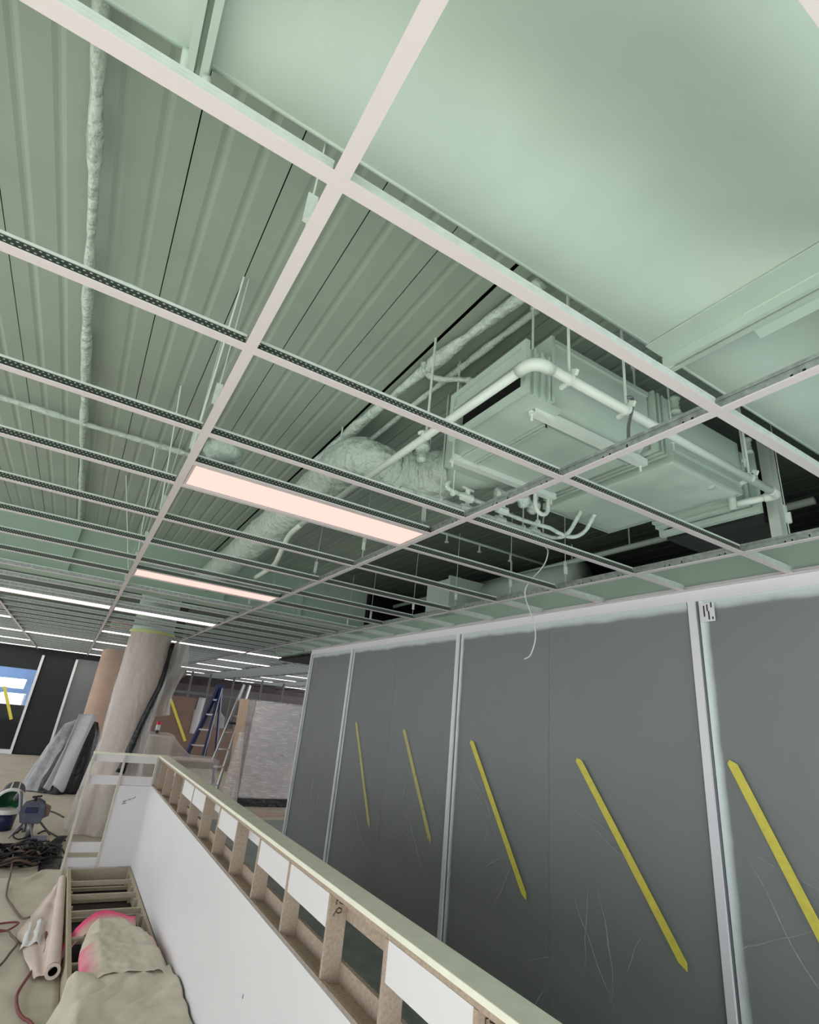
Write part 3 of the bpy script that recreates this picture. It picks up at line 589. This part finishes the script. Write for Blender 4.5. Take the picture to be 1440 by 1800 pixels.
# ============================================================ BUCKETS AND SPRAYER
t = thing('paint_bucket','navy blue paint bucket with a white rim standing at left edge','bucket',(-.45,8.42,0))
obj('body', B().lathe([(0,.0),(.13,0),(.15,.22),(.145,.22)],(-.45,8.42,0),28), navy, t, smooth=True); obj('rim', B().lathe([(.15,.19),(.162,.19),(.162,.24),(.15,.24),(.15,.19)],(-.45,8.42,0),28), pwhite, t)
obj('lid', B().disc((-.45,8.42,.235),(0,0,1),.155), pwhite, t)
tilt = Matrix.Rotation(math.radians(-62),3,'X') @ Matrix.Rotation(0,3,'Z')
tilt = Matrix.Rotation(math.radians(112),3,'X')
t = thing('tipped_bucket','tipped paint bucket showing green inside, resting on the navy bucket','bucket',(-.43,8.5,.24)); oc = (-.43,8.62,.40)
obj('body', B().lathe([(0,-.02),(.125,-.02),(.145,.20)],oc,28,mat=tilt), blackp, t, smooth=True)
obj('inside', B().lathe([(0,.02),(.125,.02),(.138,.20)],oc,28,mat=tilt), green, t, smooth=True)
obj('rim', B().lathe([(.136,.19),(.158,.185),(.158,.225),(.136,.225),(.136,.19)],oc,28,mat=tilt), pwhite, t)
for a in (70,105):
    ar = math.radians(a); p0 = Vector(oc)+tilt@Vector((.129*math.cos(ar),.129*math.sin(ar),0)); p1 = Vector(oc)+tilt@Vector((.147*math.cos(ar),.147*math.sin(ar),.19)); obj('label_stripe', B().bar(p0,p1,.012,.008,up=(tilt@Vector((math.cos(ar),math.sin(ar),0)))), pwhite, t)
t = thing('paint_sprayer','grey-blue airless paint sprayer on splayed metal legs','paint sprayer',(-.12,7.9,0))
obj('motor_housing', B().prism([(-.24,.20),(-.06,.19),(-.03,.26),(-.06,.38),(-.12,.41),(-.24,.37),(-.27,.30)],1,7.82,8.02), spray, t, bevel=.015)
obj('label_plate', B().box(-.23,-.10,7.812,7.822,.29,.35), navy, t, bevel=.004)
obj('cover', B().prism([(-.05,.22),(.03,.26),(.03,.34),(-.04,.37)],1,7.84,8.0), M('rusty_cover',(120,96,90),.7), t)
obj('handle', B().tube([(-.16,7.92,.40),(-.16,7.92,.44)],.018,8).bar((-.20,7.92,.445),(-.10,7.92,.46),.03,.02), rubber, t)
obj('pump_column', B().tube([(-.13,7.86,.20),(-.12,7.84,.03)],.034,10).tube([(-.19,7.88,.2),(-.18,7.86,.08)],.022,8), steel, t, smooth=True)
for a,b_ in (((-.20,7.86,.20),(-.31,7.93,.01)),((-.05,7.86,.20),(.11,8.10,.01)),((-.14,7.84,.18),(-.06,7.80,.01)),((-.2,7.98,.2),(-.24,8.2,.01))): obj('leg', B().tube([a,b_],.012,8), steel, t)
obj('suction_tube', B().tube(smoothpts([(-.21,7.87,.18),(-.28,7.9,.3),(-.33,7.98,.47),(-.36,8.1,.44),(-.38,8.2,.38)]),.022,8), steel, t, smooth=True)
obj('hose', B().tube(smoothpts([(-.2,7.86,.12),(-.27,7.8,.06),(-.20,7.75,.03),(-.1,7.82,.06),(-.14,7.9,.12)]),.009,7), rubber, t, smooth=True)
obj('drip_tray', B().box(-.16,.08,7.78,8.0,.005,.02), M('tray_blue_grey',(130,130,146),.6), t)

# ============================================================ COLUMNS
t = thing('wrapped_column','round column wrapped in wrinkled clear plastic behind the half wall','column',(.67,8.35,0))
obj('shaft', B().lathe([(.285,0),(.285,ZD)],(.67,8.35,0),40), colm, t, smooth=True)
def cr(a,z):
    fl_ = max(0,1.1-z)/1.1; side = max(0,math.cos(a+.3))
    return 1+.035*nz(math.cos(a)*3,math.sin(a)*3,z*1.4)+.022*abs(nz(math.cos(a)*4+z*2,math.sin(a)*4,z*2.5))+.008*abs(nz(math.cos(a)*11,math.sin(a)*11+z*3,z*6))+.55*fl_*(.35+.65*abs(math.sin(a*3.5+1)))*.8+.35*side*max(0,min(1,(2.5-z)/.6))*(.3+.2*math.sin(z*4))
wrapf = film('column_film',(216,210,206),.50,.05,3,.14,(1,1,.5),bsc=5,bst=.8)
obj('plastic_wrap', B().lathe([(.303,2.62-2.6*i/110) for i in range(111)],(.67,8.35,0),120,rf=cr), wrapf, t, smooth=True)
obj('painted_head', B().lathe([(.29,2.62),(.29,ZD)],(.67,8.35,0),40), mint, t, smooth=True)
obj('tape_band', B().lathe([(.318,2.585),(.318,2.63)],(.67,8.35,0),40), yellowg, t, smooth=True)
pts = []
for i in range(20):
    s_ = i/19; a = math.radians(-28-58*s_); zz = 2.5-1.75*s_; r_ = .325*cr(a,zz)+.012; pts.append((.67+r_*math.cos(a),8.35+r_*math.sin(a),zz))
obj('black_strip', B().tube(pts,[.03+.025*i/19 for i in range(20)],8,rf=lambda i,k:1+.3*nz(i*.6,k)), blackp, t, smooth=True)
obj('hanging_film', B().grid(lambda u,v:(.93+.28*u+.05*math.sin(v*6),8.3+.04*math.sin(u*9+v*5),2.5-1.05*v+.05*u),10,20), wrapf, t, smooth=True)
tag(obj('square_duct_end', B().box(1.05,1.35,9.6,10.0,2.25,2.6).box(1.12,1.28,9.7,9.9,2.6,ZD).tube([(1.2,9.8,2.12),(1.5,10.1,2.18)],.09,14), M('dark_metal',(70,66,62),.5), None, loc=(1.2,9.8,2.2)),'dark stub of ductwork below the grid right of the wrapped column','duct')
tag(obj('bare_column', B().lathe([(.27,0),(.27,ZD)],(.52,14.2,0),36), colm, None, loc=(.52,14.2,0), smooth=True),'plain pinkish concrete column behind the wrapped one','column')
# draped bundle at left of column
t = thing('covered_bundle','bundle of boards under grey-white plastic with a black base','covered bundle',(.1,11.5,0))
def bd(a,z): return 1+.16*nz(math.cos(a)*2,math.sin(a)*2,z*2)+.10*math.sin(a*7+z*2)
sh = Matrix(((1,0,.16),(0,1,.0),(0,0,1)))
obj('black_cover', B().lathe([(.36,0),(.38,.2),(.30,.6),(.2,1.0),(.1,1.18),(0,1.2)],(.16,11.6,0),40,rf=bd,mat=sh), blackp, t, smooth=True)
obj('grey_sheet', B().lathe([(.36,.02),(.33,.35),(.27,.7),(.19,1.1),(0,1.22)],(-.06,11.75,0),40,rf=bd,mat=sh), greyp, t, smooth=True)
obj('white_sheet', B().grid(lambda u,v:(-.10+.32*u+.20*v+.03*math.sin(u*9+v*3),11.22+.04*math.sin(u*7)+.2*v*v*.3,.10+1.22*v-.05*math.sin(u*PI*3)*(1-v)+.03*nz(u*5,v*4)),20,26), M('white_plastic_sheet',(196,196,204),.45,bump=(10,.6,.03)), t, smooth=True, solid=.01)

# ============================================================ BOX, CAN, LADDERS, PALLET, FAR JUNK
clear = film('clear_dust_sheet',(238,228,222),.34,.04,6,.3,bst=.8)
t = thing('covered_counter','low counter under a pinkish translucent dust sheet behind the half wall','counter',(1.6,9,0))
obj('cabinet', B().box(1.12,1.45,9.05,9.5,0,1.16).box(1.45,2.15,9.05,9.5,0,.86), M('counter_beige',(222,208,200),.7), t)
obj('dark_band', B().box(1.46,2.14,9.04,9.05,.74,.84), brown, t)
def ds(u,v):
    x = 1.06+1.14*u; top = 1.20-.0*u if u<.33 else 1.20-.30*min(1,((u-.33)/.30))**.8-.05*max(0,u-.6)
    if v < .7: return (x,8.95+.02*math.sin(u*14)+.02*nz(u*6,v*5),.05+(top-.05)*v/.7)
    return (x,8.95+.6*(v-.7)/.3,top+.01*nz(u*9,v*9))
obj('dust_sheet', B().grid(ds,40,30), clear, t, smooth=True); obj('corner_post', B().box(1.08,1.13,8.99,9.03,0,1.18), pwhite, t)
t = thing('spray_can','small spray can with a pink cap on the covered counter','spray can',(1.18,9.1,1.2))
obj('can', B().lathe([(0,1.2),(.033,1.2),(.033,1.31),(.025,1.325)],(1.18,9.1,.005),16), pwhite, t, smooth=True); obj('cap', B().lathe([(.034,1.325),(.034,1.37),(0,1.372)],(1.18,9.1,.005),16), pinkc, t, smooth=True); obj('band', B().lathe([(.034,1.2),(.034,1.245)],(1.18,9.1,.005),16), navy, t, smooth=True)
t = thing('blue_stepladder','tall blue fibreglass stepladder standing open','ladder',(2.5,12,0))
obj('stile', B().bar((2.0,11.6,0),(2.62,12.0,2.1),.05,.09), bluel, t); obj('stile', B().bar((2.45,11.5,0),(2.66,12.0,2.1),.05,.09), bluel, t)
obj('rear_stile', B().bar((3.05,12.5,0),(2.68,12.05,2.05),.04,.06), bluel, t); obj('rear_stile', B().bar((2.78,12.6,0),(2.62,12.05,2.05),.04,.06), bluel, t)
for i in range(1,7):
    s_ = i/7; a = Vector((2.0,11.6,0)).lerp(Vector((2.62,12,2.1)),s_); b_ = Vector((2.45,11.5,0)).lerp(Vector((2.66,12,2.1)),s_); obj('tread', B().bar(a,b_,.08,.03), alul, t)
obj('top_cap', B().box(2.55,2.72,11.93,12.12,2.06,2.13), bluel, t)
t = thing('aluminium_stepladder','bare aluminium stepladder beside the wrapped pallet','ladder',(2.7,11,0))
obj('stile', B().bar((2.36,10.7,0),(2.9,11.05,2.15),.03,.07), alul, t); obj('stile', B().bar((2.66,10.7,0),(3.02,11.05,2.15),.03,.07), alul, t)
obj('rear_stile', B().bar((3.2,11.6,0),(3.0,11.1,2.1),.03,.05), alul, t)
for i in range(1,7):
    s_ = i/7; a = Vector((2.36,10.7,0)).lerp(Vector((2.9,11.05,2.15)),s_); b_ = Vector((2.66,10.7,0)).lerp(Vector((3.02,11.05,2.15)),s_); obj('tread', B().bar(a,b_,.07,.025), alul, t)
obj('top_step', B().box(2.72,3.02,10.8,11.0,1.38,1.42), rubber, t)
t = thing('wrapped_pallet','tall pallet of boards shrink-wrapped in shiny clear plastic','pallet load',(3.5,10.7,0))
obj('board_stack', B().box(3.06,3.98,10.44,11.3,.16,1.84), M('stack_grey',(206,198,198),.6,var=(3,.12),stretch=(1,1,9)), t)
wrapp = film('stretch_wrap',(236,232,234),.45,.35,2.2,.14,(.8,.8,7.0),bsc=4,bst=.8)
def wp(u,v): 
    x = 3.03+.98*u; return (x,10.40+.018*nz(x*4,v*9)+.02*nz(x*9,v*24,3)-.04*max(0,.12-v)*6*math.sin(u*3),.15+1.72*v)
obj('stretch_wrap', B().grid(wp,30,60), wrapp, t, smooth=True)
obj('stretch_wrap', B().grid(lambda u,v:(3.02-.15*(1-v)*(1-u)+.02*nz(u*5,v*9),10.40+.9*u,.03+1.84*v),16,40), wrapp, t, smooth=True)
obj('pallet_base', B().box(3.0,4.05,10.42,11.3,.0,.05).box(3.05,4.02,10.44,11.3,.05,.15), blackp, t)
tag(obj('timber_board', B().bar((2.90,10.5,0),(2.83,10.55,1.87),.17,.035,up=(0,1,0)), wood, None, loc=(2.86,10.5,0)),'upright timber board leaning against the wrapped pallet','board')
tag(obj('plastic_sheet', B().grid(lambda u,v:(2.68+.32*u*(1-.75*v)+.12*v,10.36+.03*math.sin(u*9)-.1*u,.02+1.25*v),12,24), wrapp, None, loc=(2.8,10.4,0), smooth=True),'loose clear sheet hanging down at the left of the wrapped pallet','plastic sheet')
tag(obj('floor_plank', B().box(2.9,4.6,9.5,9.75,.006,.03), wood, None, loc=(3.6,9.6,.006)),'flat plank on the floor in front of the wrapped pallet','plank')
tag(obj('brown_hoarding', B().box(1.75,2.95,16,16.04,0,1.82).box(2.95,4.2,16.02,16.06,0,1.1), brown, None, loc=(2.8,16,0)),'brown board hoarding standing behind the blue ladder','hoarding')
tag(obj('hoarding_tape', B().bar((2.27,15.985,1.72),(2.9,15.985,.7),.07,.004,up=(0,1,0)), yellow, None, loc=(2.6,15.98,1.2)),'long yellow tape strip slanting across the brown hoarding','tape')
tag(obj('hoarding_sheet', B().grid(lambda u,v:(2.95+.18*u+.06*v,15.965+.03*math.sin(u*8),.9+.95*v),8,14), M('white_rag',(200,198,202),.6), None, loc=(3,15.9,.9), smooth=True, solid=.01),'white plastic rag hanging on the brown hoarding edge','plastic sheet')
for i,(x,lab) in enumerate(((3.2,'nearest the rag'),(3.95,'middle of three'),(4.7,'behind the aluminium ladder'))):
    tag(obj('sheeted_stack', B().lathe([(.3,0),(.28,.7),(.2,1.35),(.06,1.5),(0,1.5)],(x,17.2+.2*i,0),24,rf=bd), M('dusty_white_sheet',(166,160,160),.6,var=(5,.2),bump=(8,.5,.03)), None, loc=(x,17.2,0), smooth=True),'pale sheeted stack in the far hall, '+lab,'covered stack','sheeted stacks')
t = thing('stud_framing','open metal stud framing standing in the far hall','framing',(3,19,0))
for x in (1.7,2.3,2.7,3.2,3.8,4.6,5.6,6.4): obj('stud', B().box(x-.03,x+.03,19,19.06,0,2.65), wallg, t)
obj('track', B().box(1.6,6.5,18.99,19.07,1.95,2.02), wallg, t)
tag(obj('far_partition', B().box(.36,8.5,21,21.1,0,2.3), M('far_partition_grey',(112,104,106),.8,var=(1.2,.25)), None, loc=(4,21,0)),'dim grey partition closing off the far hall','partition')
# outside the window
tag(obj('blue_facade', B().box(-9,0,30,30.5,0,6), M('facade_blue',(70,92,124),.5,var=(.6,.35)), None, loc=(-4,30,0)),'blue-grey building front outside the window','building')
tag(obj('white_awning', B().grid(lambda u,v:(-4.2+2.6*u,24+.3*v,1.55+.30*v+.05*nz(u*9,v*4)),20,6), pwhite, None, loc=(-3,24,1.5), solid=.05),'bright white awning strip seen through the window','awning')
tag(obj('white_container', B().box(-2.15,-1.45,23,24,.7,1.38), pwhite, None, loc=(-1.8,23.5,0), bevel=.02),'white box unit standing outside the window','container')
tag(obj('window_tape', B().bar((-1.66,17.57,1.6),(-1.26,17.57,.82),.07,.004,up=(0,1,0)), yellow, None, loc=(-1.5,17.57,1.2)),'yellow tape slash on the far window','tape')

# ============================================================ FILM AND TAPE ON THE RIGHT WALL
def wall_film():
    m = film('wall_film',(190,194,194),.27,.035,1.2,.36,(1,1.4,.8),bsc=2.5,bst=.25); nt = m.node_tree
    mix = [n for n in nt.nodes if n.type == 'MIX_SHADER'][0]; b = nt.nodes['Principled BSDF']; facl = mix.inputs[0].links[0].from_socket
    tc = nt.nodes.new('ShaderNodeTexCoord'); sp = nt.nodes.new('ShaderNodeSeparateXYZ'); nt.links.new(tc.outputs['Object'], sp.inputs[0])
    def mr(src,a,b_,c,d,sm=True):
        n = nt.nodes.new('ShaderNodeMapRange'); n.interpolation_type = 'SMOOTHSTEP' if sm else 'LINEAR'
        for i,v in zip(('From Min','From Max','To Min','To Max'),(a,b_,c,d)): n.inputs[i].default_value = v
        nt.links.new(src,n.inputs['Value']); return n.outputs[0]
    def mth(op,a,bb):
        n = nt.nodes.new('ShaderNodeMath'); n.operation = op
        for i,v in enumerate((a,bb)):
            if isinstance(v,(int,float)): n.inputs[i].default_value = v
            else: nt.links.new(v,n.inputs[i])
        return n.outputs[0]
    no = nt.nodes.new('ShaderNodeTexNoise'); no.inputs['Scale'].default_value = 4; nt.links.new(tc.outputs['Object'], no.inputs['Vector'])
    yj = mth('ADD',sp.outputs[1],mth('MULTIPLY',mth('SUBTRACT',no.outputs['Fac'],.5),.03))
    edge = mr(yj,2.245,2.315,0,.95)
    zj = mth('ADD',sp.outputs[2],mth('MULTIPLY',mth('SUBTRACT',no.outputs['Fac'],.5),.05))
    top = mr(zj,2.49,2.56,0,.75)
    spray_ = mth('MAXIMUM',edge,top); fac = mth('MAXIMUM',facl,spray_); nt.links.new(fac,mix.inputs[0])
    mx = nt.nodes.new('ShaderNodeMix'); mx.data_type = 'RGBA'; mx.inputs[6].default_value = lin((190,196,196))+(1,); mx.inputs[7].default_value = lin((238,248,246))+(1,)
    nt.links.new(mr(spray_,.05,.5,0,1),mx.inputs[0]); nt.links.new(mx.outputs[2],b.inputs['Base Color']); return m
wf = wall_film(); crm = film('film_crease',(200,206,206),.16,.1,6,.3)
labs = ('behind the nearest tape strip at right edge','between the two nearest mullions','between the second and third mullions','at the far end of the wall')
for (y0,y1),lab in zip(((-1.18,1.145),(1.22,3.545),(3.62,5.945),(6.02,7.43)),labs):
    def ff(u,v,y0=y0,y1=y1):
        y = y0+(y1-y0)*u; zz = .01+2.6*v; e = min(1,min(u,1-u)*12)*min(1,(1-v)*12)
        crease = max(0,.35-v)*1.2
        return (XW-.018-e*.006*(1+nz(y*2,zz*1.2,4)+crease*1.6*nz(y*7,zz*5,9)), y, zz)
    off = y1-2.325
    o = obj('wall_film', B().grid(ff,60,70), wf, None, loc=(XW-.01,off,0), smooth=True); tag(o,'clear plastic film over grey panels '+lab,'plastic film','films on the grey wall')
    cz = B()
    for i in range(15):
        yy = random.uniform(y0+.15,y1-.2); zz = random.uniform(.25,1.25); pts = [(0,0)]
        a = random.uniform(-1.2,1.9)
        ln = random.uniform(.03,.11)
        for k in range(7): a += random.uniform(-.25,.25); pts.append((pts[-1][0]+ln*math.cos(a),pts[-1][1]+ln*math.sin(a)))
        pp_ = [(XW-.031-.004*abs(nz(q[0]*3,q[1]*3)),max(y0+.03,min(y1-.03,yy+q[0])),max(.05,zz+q[1])) for q in pts]; P = smoothpts(pp_,3); n_ = len(P)
        cz.tube(P,[.0005+.0035*math.sin(PI*k/(n_-1)) for k in range(n_)],5)
    obj('crease', cz, crm, o, smooth=True)
tapes = (((1.043,1.703),(.60,.75),'nearest, cut by the right picture edge'),((2.091,1.613),(1.39,.688),'second from the right'),((3.281,1.64),(2.577,.676),'middle one of five'),((4.475,1.662),(3.829,.762),'fourth from the right'),((5.628,1.679),(4.999,.665),'faintest and furthest'))
for (a,b_,lab) in tapes:
    d = Vector((0,b_[0]-a[0],b_[1]-a[1])).normalized(); p = Vector((0,-d.z,d.y))*.024; A = Vector((XW-.012,a[0],a[1])); E_ = Vector((XW-.012,b_[0],b_[1])); x1 = Vector((.0015,0,0))
    near_ = not lab.startswith(('faint','fourth')); dx = Vector((-.026 if near_ else 0,0,0))
    q = [A+p*.6+d*.03,A-p+d*.0,A-p,E_-p-d*.05,E_-p*.2,E_+p-d*.03]; q = [A+p,A+p*.2-d*.012,A-p+d*.02,E_-p-d*.03,E_,E_+p-d*.05]
    b = B(); b.add([v+dx for v in q]+[v+dx+x1 for v in q],[(0,1,2,3,4,5),(11,10,9,8,7,6)]+[(i,(i+1)%6,6+(i+1)%6,6+i) for i in range(6)])
    tag(obj('tape_strip', b, yellow, None, loc=A+dx),'slanting yellow tape strip on the grey wall, '+lab,'tape','yellow wall tapes')
t = thing('slotted_plate','small white slotted bracket plate at the top of the near mullion','bracket plate',(XW-.03,1.08,2.45))
obj('plate', B().box(XW-.034,XW-.028,1.045,1.125,2.45,2.56), alu, t)
for y,z0,z1 in ((1.105,2.48,2.545),(1.085,2.51,2.55),(1.078,2.46,2.51),(1.06,2.53,2.56),(1.056,2.46,2.475)): obj('slot', B().box(XW-.0355,XW-.034,y-.004,y+.004,z0,z1), ink, t)
